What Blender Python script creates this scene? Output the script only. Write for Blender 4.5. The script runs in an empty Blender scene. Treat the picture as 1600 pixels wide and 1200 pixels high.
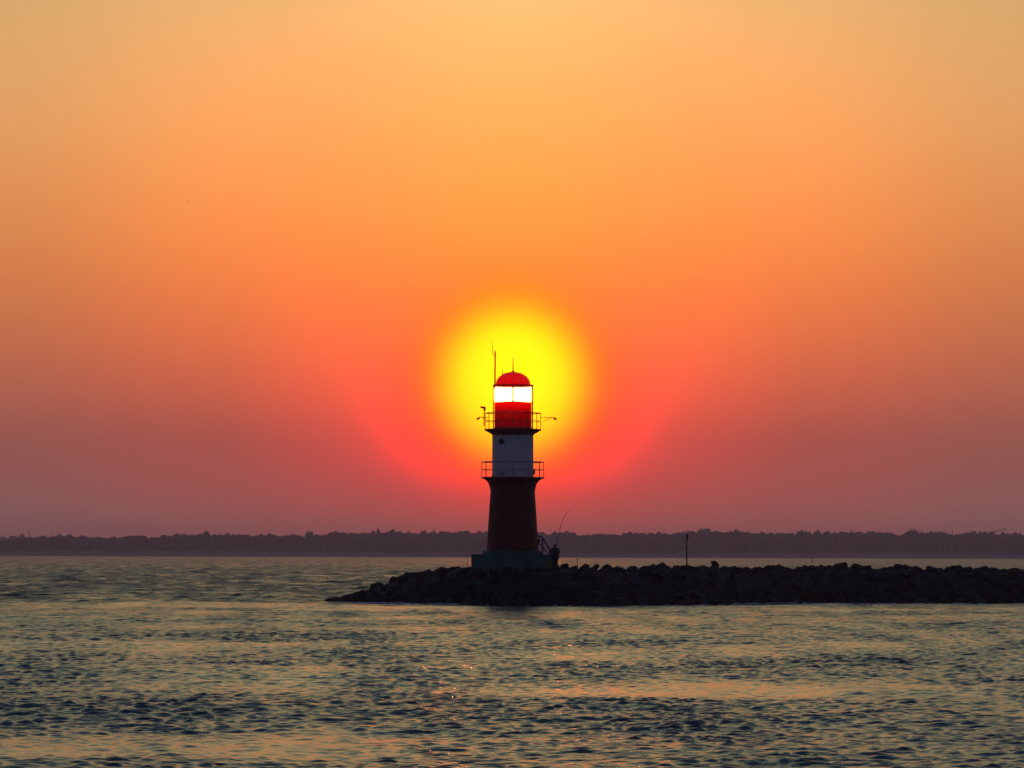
import bpy, bmesh, math, random
import numpy as np
from mathutils import Vector, Matrix, noise
R = math.radians
PI = math.pi
random.seed(7); rng = np.random.default_rng(11)
sc = bpy.context.scene
COL = sc.collection

# ------------------------------------------------------------------ camera
F = 6600.0                      # focal length in photo pixels (1600 wide)
CAM_H = 3.15
HY = 865.8
tilt = math.atan((HY-600)/F)
ROLL = R(0.16)
fwd = Vector((0, math.cos(tilt), math.sin(tilt)))
up0 = Vector((0, -math.sin(tilt), math.cos(tilt)))
rt0 = Vector((1, 0, 0))
rt = rt0*math.cos(ROLL) + up0*math.sin(ROLL)
up = up0*math.cos(ROLL) - rt0*math.sin(ROLL)
camd = bpy.data.cameras.new("camera"); cam = bpy.data.objects.new("camera", camd); COL.objects.link(cam)
camd.sensor_width = 36; camd.lens = F/1600*36; camd.clip_end = 40000; camd.clip_start = 0.5
cam.matrix_world = Matrix(((rt.x, up.x, -fwd.x, 0), (rt.y, up.y, -fwd.y, 0), (rt.z, up.z, -fwd.z, CAM_H), (0, 0, 0, 1)))
sc.camera = cam
def P(px, py, Y):               # where a point of the picture stands at distance Y
    d = fwd + rt*((px-800)/F) - up*((py-600)/F)
    return Vector((0, 0, CAM_H)) + d*(Y/d.y)

# ------------------------------------------------------------------ render settings
sc.render.engine = 'CYCLES'
sc.view_settings.view_transform = 'Standard'; sc.view_settings.look = 'None'
sc.view_settings.exposure = 0; sc.view_settings.gamma = 1
sc.cycles.use_denoising = True; sc.cycles.use_adaptive_sampling = False; sc.cycles.denoising_prefilter = 'ACCURATE'; sc.cycles.denoising_input_passes = 'RGB_ALBEDO_NORMAL'
sc.cycles.max_bounces = 8; sc.cycles.volume_bounces = 1
sc.cycles.sample_clamp_indirect = 6
sc.cycles.caustics_reflective = False; sc.cycles.caustics_refractive = False

# ------------------------------------------------------------------ materials
def mat(name, col, rough=0.6, metal=0.0, noise_amt=0.25, scale=3.0, bump=0.0, col2=None, coat=0.0):
    m = bpy.data.materials.new(name); m.use_nodes = True
    nt = m.node_tree; b = nt.nodes['Principled BSDF']
    tc = nt.nodes.new('ShaderNodeTexCoord')
    n = nt.nodes.new('ShaderNodeTexNoise'); n.inputs['Scale'].default_value = scale; n.inputs['Detail'].default_value = 6
    nt.links.new(tc.outputs['Object'], n.inputs['Vector'])
    r = nt.nodes.new('ShaderNodeValToRGB')
    c2 = col2 or tuple(c*(1-noise_amt) for c in col)
    r.color_ramp.elements[0].color = (*c2, 1); r.color_ramp.elements[0].position = 0.35
    r.color_ramp.elements[1].color = (*col, 1); r.color_ramp.elements[1].position = 0.65
    nt.links.new(n.outputs['Fac'], r.inputs['Fac']); nt.links.new(r.outputs['Color'], b.inputs['Base Color'])
    b.inputs['Roughness'].default_value = rough; b.inputs['Metallic'].default_value = metal
    if bump:
        bp = nt.nodes.new('ShaderNodeBump'); bp.inputs['Strength'].default_value = bump; bp.inputs['Distance'].default_value = 0.03
        n2 = nt.nodes.new('ShaderNodeTexNoise'); n2.inputs['Scale'].default_value = scale*6; n2.inputs['Detail'].default_value = 5
        nt.links.new(tc.outputs['Object'], n2.inputs['Vector'])
        nt.links.new(n2.outputs['Fac'], bp.inputs['Height']); nt.links.new(bp.outputs['Normal'], b.inputs['Normal'])
    return m
M = {}
M['red_dark'] = mat('red_brick_paint', (0.14, 0.010, 0.006), 0.6, bump=0.2, scale=1.2)
M['white'] = mat('white_plaster', (0.78, 0.78, 0.76), 0.6, noise_amt=0.15, scale=0.9, bump=0.15)
M['teal'] = mat('weathered_green_concrete', (0.06, 0.19, 0.17), 0.8, noise_amt=0.45, scale=0.8, bump=0.4)
M['red_metal'] = mat('red_metal_paint', (0.42, 0.022, 0.012), 0.4, scale=4)
M['rail_metal'] = mat('weathered_grey_railing', (0.40, 0.38, 0.40), 0.5, scale=4)
M['black_metal'] = mat('black_metal', (0.03, 0.03, 0.032), 0.45, scale=4)
M['grey_metal'] = mat('galvanised_metal', (0.28, 0.29, 0.30), 0.45, metal=0.6, scale=5)
M['blue_metal'] = mat('blue_painted_steel', (0.03, 0.07, 0.16), 0.4, scale=4)
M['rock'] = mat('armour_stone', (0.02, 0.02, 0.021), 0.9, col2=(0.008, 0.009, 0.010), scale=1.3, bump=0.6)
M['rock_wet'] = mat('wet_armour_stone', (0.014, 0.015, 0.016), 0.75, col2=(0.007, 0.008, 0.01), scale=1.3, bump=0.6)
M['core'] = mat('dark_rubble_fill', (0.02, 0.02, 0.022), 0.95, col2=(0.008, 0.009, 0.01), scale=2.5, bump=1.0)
M['sand'] = mat('dune_sand', (0.20, 0.18, 0.15), 0.9, scale=0.02)
M['land'] = mat('forest_floor', (0.06, 0.07, 0.04), 0.9, scale=0.02)
M['leaf'] = mat('dark_foliage', (0.035, 0.05, 0.025), 0.8, scale=0.08, noise_amt=0.5)
M['bark'] = mat('bark', (0.09, 0.07, 0.05), 0.9, scale=1)
M['jacket'] = mat('dark_rain_jacket', (0.03, 0.04, 0.02), 0.6, scale=8)
M['trousers'] = mat('dark_trousers', (0.02, 0.022, 0.03), 0.7, scale=8)
M['skin'] = mat('skin', (0.42, 0.25, 0.18), 0.5, scale=8, noise_amt=0.1)
M['rod'] = mat('dark_carbon_rod', (0.06, 0.02, 0.02), 0.3, scale=8)
M['yellow'] = mat('yellow_plastic', (0.26, 0.21, 0.02), 0.5, scale=5)
M['bird'] = mat('dark_plumage', (0.05, 0.045, 0.04), 0.8, scale=10)
M['buoy'] = mat('red_buoy_paint', (0.6, 0.05, 0.03), 0.5, scale=2)
M['pale'] = mat('pale_render_wall', (0.7, 0.68, 0.64), 0.8, scale=0.2)
M['roof'] = mat('red_roof_tiles', (0.2, 0.07, 0.05), 0.8, scale=0.2)
M['window'] = mat('dark_glass', (0.02, 0.02, 0.025), 0.1, scale=5)

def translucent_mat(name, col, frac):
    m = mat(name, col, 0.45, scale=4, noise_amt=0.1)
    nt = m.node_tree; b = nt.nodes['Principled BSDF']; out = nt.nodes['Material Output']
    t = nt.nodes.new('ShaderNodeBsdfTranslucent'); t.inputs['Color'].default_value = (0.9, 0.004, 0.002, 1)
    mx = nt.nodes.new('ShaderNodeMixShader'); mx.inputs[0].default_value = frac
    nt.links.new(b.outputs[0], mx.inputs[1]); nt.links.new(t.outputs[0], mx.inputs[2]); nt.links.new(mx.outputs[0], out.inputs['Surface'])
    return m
M['red_shell'] = translucent_mat('red_glare_shell', (0.45, 0.02, 0.01), 0.95)  # translucency added so the lens glow imitates sun glare on drum and dome
M['red_dome'] = translucent_mat('red_glare_dome', (0.45, 0.02, 0.01), 0.42)

m = bpy.data.materials.new('lantern_glass'); m.use_nodes = True
b = m.node_tree.nodes['Principled BSDF']
b.inputs['Transmission Weight'].default_value = 1; b.inputs['Roughness'].default_value = 0.0; b.inputs['IOR'].default_value = 1.02
b.inputs['Base Color'].default_value = (1, 0.98, 0.94, 1)
M['glass'] = m
m = bpy.data.materials.new('sun_glow_lens'); m.use_nodes = True
nt = m.node_tree; b = nt.nodes['Principled BSDF']
b.inputs['Base Color'].default_value = (0.8, 0.75, 0.6, 1); b.inputs['Emission Color'].default_value = (1.0, 0.62, 0.27, 1); b.inputs['Emission Strength'].default_value = 5.2  # emission added in place of the sun seen through the panes
M['lens'] = m

# ------------------------------------------------------------------ mesh builder
class MB:
    def __init__(s): s.v = []; s.f = []
    def add(s, v, f):
        o = len(s.v); s.v += [tuple(p) for p in v]; s.f += [tuple(i+o for i in q) for q in f]; return s
    def box(s, c, d, rz=0.0, bev=0.0):
        c = Vector(c); hx, hy, hz = d[0]/2, d[1]/2, d[2]/2
        if bev:
            bm = bmesh.new(); bmesh.ops.create_cube(bm, size=1); bmesh.ops.scale(bm, vec=d, verts=bm.verts)
            bmesh.ops.bevel(bm, geom=bm.edges[:], offset=bev, segments=2, affect='EDGES')
            bm.verts.index_update(); ro = Matrix.Rotation(rz, 3, 'Z')
            s.add([c+ro@v.co for v in bm.verts], [[v.index for v in f.verts] for f in bm.faces]); bm.free(); return s
        ro = Matrix.Rotation(rz, 3, 'Z')
        v = [c+ro@Vector((x, y, z)) for z in (-hz, hz) for x, y in ((-hx, -hy), (hx, -hy), (hx, hy), (-hx, hy))]
        return s.add(v, [(3, 2, 1, 0), (4, 5, 6, 7), (0, 1, 5, 4), (1, 2, 6, 5), (2, 3, 7, 6), (3, 0, 4, 7)])
    def tube(s, pts, rad, n=8, cap=True):
        pts = [Vector(p) for p in pts]
        if not isinstance(rad, (list, tuple)): rad = [rad]*len(pts)
        rings = []; prev = None
        for i, p in enumerate(pts):
            t = (pts[min(i+1, len(pts)-1)] - pts[max(i-1, 0)]).normalized()
            a = prev if prev is not None else (Vector((0, 0, 1)) if abs(t.z) < 0.9 else Vector((1, 0, 0)))
            u = (a - t*a.dot(t)).normalized(); w = t.cross(u); prev = u
            rings.append([p + (u*math.cos(2*PI*k/n) + w*math.sin(2*PI*k/n))*rad[i] for k in range(n)])
        v = [q for r_ in rings for q in r_]; f = []
        for i in range(len(pts)-1):
            for k in range(n):
                k2 = (k+1) % n; f.append((i*n+k, i*n+k2, (i+1)*n+k2, (i+1)*n+k))
        if cap: f += [tuple(range(n-1, -1, -1)), tuple((len(pts)-1)*n+k for k in range(n))]
        return s.add(v, f)
    def lathe(s, prof, n=48, c=(0, 0, 0), cap=True, closed=False):
        v = []; f = []
        for r_, z in prof:
            for k in range(n): v.append((c[0]+r_*math.cos(2*PI*k/n), c[1]+r_*math.sin(2*PI*k/n), c[2]+z))
        L = len(prof)
        for i in range(L if closed else L-1):
            j = (i+1) % L
            for k in range(n):
                k2 = (k+1) % n; f.append((i*n+k, i*n+k2, j*n+k2, j*n+k))
        if cap and not closed: f += [tuple(range(n-1, -1, -1)), tuple((L-1)*n+k for k in range(n))]
        return s.add(v, f)
    def ring(s, r_, z, t, n=64, a0=0, a1=2*PI):
        pts = [(r_*math.cos(a0+(a1-a0)*k/n), r_*math.sin(a0+(a1-a0)*k/n), z) for k in range(n+1)]
        return s.tube(pts, t, 6)
    def ball(s, c, r_, n=10, sc_=(1, 1, 1)):
        prof = [(max(1e-4, math.sin(PI*i/n))*r_, -math.cos(PI*i/n)*r_) for i in range(n+1)]
        o = len(s.v); s.lathe(prof, n*2, (0, 0, 0), cap=False)
        for i in range(o, len(s.v)):
            p = s.v[i]; s.v[i] = (c[0]+p[0]*sc_[0], c[1]+p[1]*sc_[1], c[2]+p[2]*sc_[2])
        return s
    def mesh(s, name, m, smooth=False):
        me = bpy.data.meshes.new(name); me.from_pydata(s.v, [], s.f); me.materials.append(m)
        if smooth:
            me.polygons.foreach_set('use_smooth', [True]*len(me.polygons))
            me.set_sharp_from_angle(angle=R(35))
        me.update(); return me
    def build(s, name, m, parent=None, smooth=False, loc=None):
        o = bpy.data.objects.new(name, s.mesh(name, m, smooth)); COL.objects.link(o)
        if parent: o.parent = parent
        if loc is not None: o.location = loc
        return o
def tag(o, label=None, cat=None, group=None, kind=None):
    if label: o['label'] = label
    if cat: o['category'] = cat
    if group: o['group'] = group
    if kind: o['kind'] = kind
    return o
def empty(name, loc, rz=0.0):
    o = bpy.data.objects.new(name, None); COL.objects.link(o); o.location = loc; o.rotation_euler = (0, 0, rz); o.empty_display_size = 0.3
    return o

#@@WORLD
# ------------------------------------------------------------------ world: evening sky, colours by height and angle from the sun
SUN = P(801.5, 616, 1000) - Vector((0, 0, CAM_H))
SUN_AZ = math.atan2(SUN.x, SUN.y); SUN_EL = math.atan2(SUN.z, SUN.y)
world = bpy.data.worlds.new("World"); sc.world = world; world.use_nodes = True
nt = world.node_tree; nd = nt.nodes; lk = nt.links; nd.clear()
def node(t, **k):
    n = nd.new(t)
    for a, v in k.items(): setattr(n, a, v)
    return n
def math_(op, a, b=None, c=None, clamp=False):
    n = node('ShaderNodeMath', operation=op); n.use_clamp = clamp
    for i, x in enumerate((a, b, c)):
        if x is None: continue
        if hasattr(x, 'is_output'): lk.new(x, n.inputs[i])
        else: n.inputs[i].default_value = x
    return n.outputs[0]
def pchip(xs, ys, xq):
    xs = np.array(xs, float); ys = np.array(ys, float); h = np.diff(xs); d = np.diff(ys)/h
    mm = np.zeros_like(ys); mm[0] = d[0]; mm[-1] = d[-1]
    for i in range(1, len(xs)-1):
        if d[i-1]*d[i] > 0:
            w1 = 2*h[i]+h[i-1]; w2 = h[i]+2*h[i-1]; mm[i] = (w1+w2)/(w1/d[i-1]+w2/d[i])
    xq = np.clip(xq, xs[0], xs[-1]); i = np.clip(np.searchsorted(xs, xq, side='right')-1, 0, len(xs)-2)
    t = (xq-xs[i])/h[i]
    return (2*t**3-3*t**2+1)*ys[i] + (t**3-2*t**2+t)*h[i]*mm[i] + (-2*t**3+3*t**2)*ys[i+1] + (t**3-t**2)*h[i]*mm[i+1]
def ramp(fac, xs, cols, scale):
    """smooth curve through (xs, cols) laid into a 32-stop colour ramp; values are divided by scale"""
    n = node('ShaderNodeValToRGB'); cr = n.color_ramp; cr.interpolation = 'LINEAR'
    cols = np.array(cols, float)
    if cols.ndim == 1: cols = np.stack([cols]*3, 1)
    q = np.linspace(xs[0], xs[-1], 32)
    v = np.stack([pchip(xs, cols[:, k], q) for k in range(3)], 1)/scale
    while len(cr.elements) < 32: cr.elements.new(0.5)
    for i in range(32):
        cr.elements[i].position = i/31*0.9999
    for i in range(32):
        cr.elements[i].color = (*np.clip(v[i], 0, 1), 1)
    f = math_('MULTIPLY', math_('SUBTRACT', fac, float(xs[0])), 1/float(xs[-1]-xs[0]), clamp=True)
    f = math_('MULTIPLY', f, 0.9999)
    lk.new(f, n.inputs[0]); return n.outputs[0]
def vmix(fac, a, b):
    n = node('ShaderNodeMix', data_type='RGBA'); n.clamp_factor = True
    lk.new(fac, n.inputs[0]); lk.new(a, n.inputs[6]); lk.new(b, n.inputs[7]); return n.outputs[2]
def vop(op, a, b):
    n = node('ShaderNodeVectorMath', operation=op)
    for i, x in enumerate((a, b)):
        if hasattr(x, 'is_output'): lk.new(x, n.inputs[i])
        else: n.inputs[i].default_value = (x, x, x) if isinstance(x, (int, float)) else x
    return n.outputs[0]
tc = node('ShaderNodeTexCoord'); sep = node('ShaderNodeSeparateXYZ'); lk.new(tc.outputs['Generated'], sep.inputs[0])
X, Y_, Z = sep.outputs
el = math_('ARCSINE', Z); az = math_('SUBTRACT', math_('ARCTAN2', X, Y_), SUN_AZ)
adx = math_('MULTIPLY', math_('ABSOLUTE', az), F)          # angle from the sun's bearing, in photo-pixel units
S = math_('SQRT', math_('MAXIMUM', el, 0.0))
def s_of(y): return math.sqrt(max(0, (HY-y)/F))
def s_deg(d): return math.sqrt(R(d))
HI = [(9.5, (.94, .69, .28)), (12, (.84, .73, .33)), (16, (.54, .58, .33)), (22, (.20, .27, .28)), (32, (.075, .12, .17)), (60, (.035, .065, .14)), (90, (.028, .05, .13))]
C = [(HY, (.60, .11, .09)), (820, (.57, .095, .072)), (760, (.63, .07, .055)), (700, (.62, .075, .05)), (600, (.98, .13, .048)),
     (520, (1.25, .20, .045)), (450, (1.4, .26, .043)), (345, (1.5, .36, .062)), (200, (1.45, .455, .107)), (100, (1.35, .52, .155)), (0, (1.15, .58, .205))]
E = [(HY, (.33, .125, .12)), (795, (.30, .118, .108)), (700, (.305, .100, .083)), (605, (.434, .127, .076)), (500, (.58, .175, .073)),
     (415, (.68, .223, .076)), (300, (.76, .29, .098)), (200, (.78, .35, .127)), (100, (.75, .385, .148)), (0, (.70, .40, .162))]
HIE = [(9.5, (.68, .51, .24)), (12, (.64, .57, .28)), (16, (.43, .48, .29)), (22, (.18, .25, .26)), (32, (.07, .115, .165)), (60, (.035, .065, .14)), (90, (.028, .05, .13))]
def tab(lst, hi):
    xs = [s_of(y) for y, _ in lst] + [s_deg(d) for d, _ in hi]; cs = [c for _, c in lst] + [c for _, c in hi]
    return xs, cs
# fine ramp for the lowest 7.5 degrees, coarse for the rest
def two(lst, hi):
    xs, cs = tab(lst, hi); xs = np.array(xs); cs = np.array(cs)
    cut = s_of(0)
    lo = ramp(S, [x for x in xs if x <= cut+1e-6], cs[xs <= cut+1e-6], 2.0)
    k = [i for i, x in enumerate(xs) if x >= cut-1e-6]
    hi_ = ramp(S, xs[k], cs[k], 2.0)
    return vmix(math_('GREATER_THAN', S, cut), lo, hi_)
cc = two(C, HI); ee = two(E, HIE)
t = ramp(adx, [0, 120, 270, 400, 500, 800, 1200], [0, .15, .42, .58, .68, 1.0, 1.0], 1.0)
base = vmix(t, cc, ee)
FAR = [(0, (.07, .055, .095)), (3, (.07, .055, .095)), (8, (.055, .055, .10)), (20, (.038, .05, .105)), (45, (.028, .045, .115)), (90, (.028, .05, .13))]
far = ramp(S, [s_deg(a) for a, _ in FAR], [c for _, c in FAR], 2.0)
aaz = math_('ABSOLUTE', az)
tf = ramp(aaz, [R(8), R(20), R(45), R(90), R(180)], [0, .35, .78, .97, 1.0], 1.0)
base = vmix(tf, base, far)
base = vop('MULTIPLY', base, 2.0)
# sun aureole
dy = math_('MULTIPLY', math_('SUBTRACT', el, SUN_EL), F)
dxs = math_('MULTIPLY', adx, 0.93)
r = math_('SQRT', math_('ADD', math_('MULTIPLY', dxs, dxs), math_('MULTIPLY', dy, dy)))
gR = ramp(r, [0, 60, 100, 125, 150, 180, 210, 250, 285, 340, 420], [1.5, 1.5, 1.5, 1.45, 1.3, .92, .50, .27, .19, .12, .03], 8.0)
dyg = math_('MULTIPLY', math_('SUBTRACT', el, (HY-598)/F), F)
adxg = math_('MULTIPLY', adx, 1.01)
rg = math_('SQRT', math_('ADD', math_('MULTIPLY', adxg, adxg), math_('MULTIPLY', dyg, dyg)))
gG = ramp(rg, [0, 60, 80, 90, 102, 118, 130, 140, 152, 175], [1.3, .92, .76, .62, .46, .25, .135, .07, .03, 0], 2.0)
def ry(lst): return [s_of(y) for y, _ in lst], [v for _, v in lst]
wR = ramp(S, *ry([(HY, .12), (820, .22), (780, .32), (760, .5), (700, 1.0), (600, 1.2), (500, .9), (400, .5), (200, .2)]), 2.0)
glow = vop('ADD', vop('MULTIPLY', vop('MULTIPLY', gR, wR), (16, 0, 0)), vop('MULTIPLY', gG, (0, 2, 0)))
bk = ramp(rg, [0, 90, 130, 150, 175, 230], [.0, .02, .22, .42, .78, .97], 1.0)
bkc = node('ShaderNodeCombineXYZ'); bkc.inputs[0].default_value = 1; bkc.inputs[1].default_value = 1; lk.new(bk, bkc.inputs[2])
tot = vop('ADD', vop('MULTIPLY', base, bkc.outputs[0]), glow)
# the disc itself
r0 = math_('SQRT', math_('ADD', math_('MULTIPLY', adx, adx), math_('MULTIPLY', dy, dy)))
disc = math_('MULTIPLY', math_('SUBTRACT', 32.0, r0), 0.5, clamp=True)
dc = node('ShaderNodeCombineXYZ')
for i, v in enumerate((7.0, 3.4, 0.95)): lk.new(math_('MULTIPLY', disc, v), dc.inputs[i])
tot = vop('ADD', tot, dc.outputs[0])
# physical twilight sky underneath
sky = node('ShaderNodeTexSky', sky_type='NISHITA'); sky.sun_disc = False
sky.sun_elevation = SUN_EL; sky.sun_rotation = SUN_AZ; sky.dust_density = 5; sky.air_density = 1.5
tot = vop('ADD', tot, vop('MULTIPLY', sky.outputs[0], 0.002))
bg = node('ShaderNodeBackground'); lk.new(tot, bg.inputs[0]); bg.inputs[1].default_value = 1.0
out = node('ShaderNodeOutputWorld'); lk.new(bg.outputs[0], out.inputs[0])
world.cycles.sampling_method = 'MANUAL'; world.cycles.sample_map_resolution = 2048

sl = bpy.data.lights.new('sun', 'SUN'); sl.energy = 0.06; sl.angle = R(0.53); sl.color = (1.0, 0.16, 0.06)
so = bpy.data.objects.new('sun', sl); COL.objects.link(so)
so.rotation_euler = SUN.to_track_quat('Z', 'Y').to_euler(); so.location = (0, 0, 60)
#@@SEA
# ------------------------------------------------------------------ sea: one sheet from under the camera to beyond the far shore
def waves():
    W = []
    r_ = np.random.default_rng(5)
    def addw(lam, steep, n, spread, mean=R(-97)):
        for _ in range(n):
            l = lam*r_.uniform(0.78, 1.28); a = r_.normal(mean, spread)
            k = 2*PI/l; W.append((l, k*math.cos(a), k*math.sin(a), steep/k/math.sqrt(n), r_.uniform(0, 2*PI)))
    addw(22, 0.02, 5, R(14), R(-82)); addw(11, 0.036, 6, R(20), R(-100)); addw(6, 0.025, 9, R(28))
    addw(3.0, 0.032, 16, R(38)); addw(1.4, 0.036, 22, R(45)); addw(0.8, 0.062, 30, R(34)); addw(0.5, 0.125, 40, R(36)); addw(0.32, 0.25, 46, R(40))
    return W
def energy(x, y):
    """how choppy the surface is: broad wind patches and two slick bands"""
    g = np.zeros_like(x)
    r_ = np.random.default_rng(9)
    for _ in range(10):
        l = r_.uniform(7, 30); a = r_.normal(PI/2, R(38)); k = 2*PI/l
        g += np.sin(k*math.cos(a)*x*1.4 + k*math.sin(a)*y*0.8 + 1.2*np.sin(x/9+a*7) + r_.uniform(0, 6.28))
    e = 0.92 + 0.09*g
    wob = 3.5*np.sin(x/17+1) + 2.5*np.sin(x/5.3) + 1.5*np.sin(x/2.3+2)
    e -= 0.22*np.exp(-((y-244-wob*2)/13)**2) * (y < 300)
    e -= 0.30*np.exp(-((y-94-wob*0.8)/4.5)**2)*(0.55+0.45*np.sin(x/6.0+0.6))
    e -= 0.10*np.exp(-((y-152-wob)/5)**2)*(x < 10)
    e += 0.15*(y > 262)
    return np.clip(e, 0.4, 1.5)
def water():
    rr = [4.0]
    while rr[-1] < 9500:
        q = rr[-1]; rr.append(q*(1 + (0.03 if q < 50 else 0.00072 if q < 262 else 0.0014 if q < 1100 else 0.004 if q < 2200 else 0.01)))
    rr = np.array(rr)
    th = list(np.arange(-0.150, 0.1501, 0.00044))
    lo = [-0.150]; st = 0.0014
    while lo[-1] > -PI+0.02: lo.append(max(-PI+0.001, lo[-1]-st)); st = min(st*1.25, 0.12)
    th = np.array(lo[:0:-1] + th + [-v for v in lo[1:]])
    T, Q = np.meshgrid(th, rr)
    x = Q*np.sin(T); y = Q*np.cos(T); z = np.zeros_like(x)
    dr = np.gradient(rr)[:, None]*np.ones_like(T); dt = np.gradient(th)[None, :]*Q
    cell = np.maximum(dr*np.abs(np.cos(T)) , dt*0.8)
    e = energy(x, y)
    px_ = np.zeros_like(x); py_ = np.zeros_like(x)
    sea = 1 + 3.0*np.clip((Q*np.cos(T)-266-4*np.sin(x/23))/14, 0, 1)      # open water outside the breakwater runs higher
    for l, kx, ky, a, ph in waves():
        w = np.clip((l/cell-2.0)/1.0, 0, 1)
        if w.max() <= 0: continue
        ee = (1.0 if l > 8 else e)*(sea if 1.05 < l < 4.2 else 1.0)
        p = kx*x + ky*y + ph; k = math.hypot(kx, ky); s_, c_ = np.sin(p), np.cos(p)
        z += a*w*ee*s_
        px_ += a*w*ee*0.8*kx/k*c_; py_ += a*w*ee*0.8*ky/k*c_
    calm = np.clip((Q-8)/20, 0, 1)
    v = np.stack([x+px_*calm, y+py_*calm, z*calm], -1).reshape(-1, 3)
    nr, nc = x.shape
    i = np.arange(nr*nc).reshape(nr, nc)
    f = np.stack([i[:-1, :-1], i[:-1, 1:], i[1:, 1:], i[1:, :-1]], -1).reshape(-1, 4)
    me = bpy.data.meshes.new('water')
    me.vertices.add(len(v)); me.vertices.foreach_set('co', v.astype(np.float32).ravel())
    me.loops.add(len(f)*4); me.loops.foreach_set('vertex_index', f.astype(np.int32).ravel())
    me.polygons.add(len(f)); me.polygons.foreach_set('loop_start', np.arange(0, len(f)*4, 4, dtype=np.int32)); me.polygons.foreach_set('loop_total', np.full(len(f), 4, dtype=np.int32))
    me.polygons.foreach_set('use_smooth', np.ones(len(f), dtype=bool))
    at = me.attributes.new('chop', 'FLOAT', 'POINT'); at.data.foreach_set('value', e.astype(np.float32).ravel())
    lod = e*np.clip((Q-120)/260, 0, 1)
    at = me.attributes.new('lod', 'FLOAT', 'POINT'); at.data.foreach_set('value', lod.astype(np.float32).ravel())
    me.update(calc_edges=True); me.validate()
    if me.polygons[0].normal.z < 0: me.flip_normals()
    m = bpy.data.materials.new('sea_water'); m.use_nodes = True; nt = m.node_tree; b = nt.nodes['Principled BSDF']
    b.inputs['Base Color'].default_value = WATER_COL
    b.inputs['IOR'].default_value = 1.333; b.inputs['Roughness'].default_value = 0.15
    g = nt.nodes.new('ShaderNodeNewGeometry'); prev = None
    for sx, sy, dist, det, an in ((.5, .8, 1.0, 4, 'lod'), (2.6, 4.0, 0.05, 4, 'chop'), (8.0, 12.0, 0.02, 3, 'chop')):
        at_ = nt.nodes.new('ShaderNodeAttribute'); at_.attribute_name = an
        mp = nt.nodes.new('ShaderNodeMapping'); mp.inputs['Scale'].default_value = (sx, sy, 1); mp.inputs['Rotation'].default_value = (0, 0, R(-7))
        nt.links.new(g.outputs['Position'], mp.inputs['Vector'])
        n = nt.nodes.new('ShaderNodeTexNoise'); n.inputs['Scale'].default_value = 1; n.inputs['Detail'].default_value = det; n.inputs['Roughness'].default_value = 0.6
        nt.links.new(mp.outputs[0], n.inputs['Vector'])
        bp = nt.nodes.new('ShaderNodeBump'); bp.inputs['Strength'].default_value = 1.0
        mu = nt.nodes.new('ShaderNodeMath'); mu.operation = 'MULTIPLY'; mu.inputs[1].default_value = dist*BUMP
        if an == 'lod':
            mg = nt.nodes.new('ShaderNodeMapping'); mg.inputs['Scale'].default_value = (.16, .022, 1); nt.links.new(g.outputs['Position'], mg.inputs['Vector'])
            ng = nt.nodes.new('ShaderNodeTexNoise'); ng.inputs['Scale'].default_value = 1; ng.inputs['Detail'].default_value = 4; nt.links.new(mg.outputs[0], ng.inputs['Vector'])
            mr = nt.nodes.new('ShaderNodeMapRange'); mr.inputs[1].default_value = 0.38; mr.inputs[2].default_value = 0.66; mr.inputs[3].default_value = 0.45; mr.inputs[4].default_value = 2.2
            nt.links.new(ng.outputs['Fac'], mr.inputs[0]); mm_ = nt.nodes.new('ShaderNodeMath'); mm_.operation = 'MULTIPLY'
            nt.links.new(mr.outputs[0], mm_.inputs[0]); nt.links.new(at_.outputs['Fac'], mm_.inputs[1]); nt.links.new(mm_.outputs[0], mu.inputs[0])
        else: nt.links.new(at_.outputs['Fac'], mu.inputs[0])
        nt.links.new(mu.outputs[0], bp.inputs['Distance'])
        #; nt.links.new(mu.outputs[0], bp.inputs['Distance'])
        nt.links.new(n.outputs['Fac'], bp.inputs['Height'])
        if prev: nt.links.new(prev, bp.inputs['Normal'])
        prev = bp.outputs['Normal']
    nt.links.new(prev, b.inputs['Normal'])
    # ripples too fine to resolve widen the reflection: more of them per pixel far out
    al = nt.nodes.new('ShaderNodeAttribute'); al.attribute_name = 'lod'
    rm = nt.nodes.new('ShaderNodeMapRange'); rm.inputs[3].default_value = ROUGH[0]; rm.inputs[4].default_value = ROUGH[1]
    nt.links.new(al.outputs['Fac'], rm.inputs[0])
    # cat's-paws: patches of finer and smoother ripple on the open water
    mg2 = nt.nodes.new('ShaderNodeMapping'); mg2.inputs['Scale'].default_value = (.42, .040, 1); mg2.inputs['Rotation'].default_value = (0, 0, R(4)); nt.links.new(g.outputs['Position'], mg2.inputs['Vector'])
    n2 = nt.nodes.new('ShaderNodeTexNoise'); n2.inputs['Scale'].default_value = 1; n2.inputs['Detail'].default_value = 5; n2.inputs['Roughness'].default_value = 0.65; nt.links.new(mg2.outputs[0], n2.inputs['Vector'])
    r2 = nt.nodes.new('ShaderNodeMapRange'); r2.inputs[1].default_value = 0.36; r2.inputs[2].default_value = 0.68; r2.inputs[3].default_value = 0.72; r2.inputs[4].default_value = 1.75
    nt.links.new(n2.outputs['Fac'], r2.inputs[0])
    mz = nt.nodes.new('ShaderNodeMath'); mz.operation = 'MULTIPLY'; nt.links.new(rm.outputs[0], mz.inputs[0]); nt.links.new(r2.outputs[0], mz.inputs[1]); nt.links.new(mz.outputs[0], b.inputs['Roughness'])
    me.materials.append(m)
    o = bpy.data.objects.new('sea', me); COL.objects.link(o); tag(o, kind='structure')
WATER_COL = (0.015, 0.065, 0.085, 1); BUMP = 1.0; ROUGH = (0.12, 0.31)
water()

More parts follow.
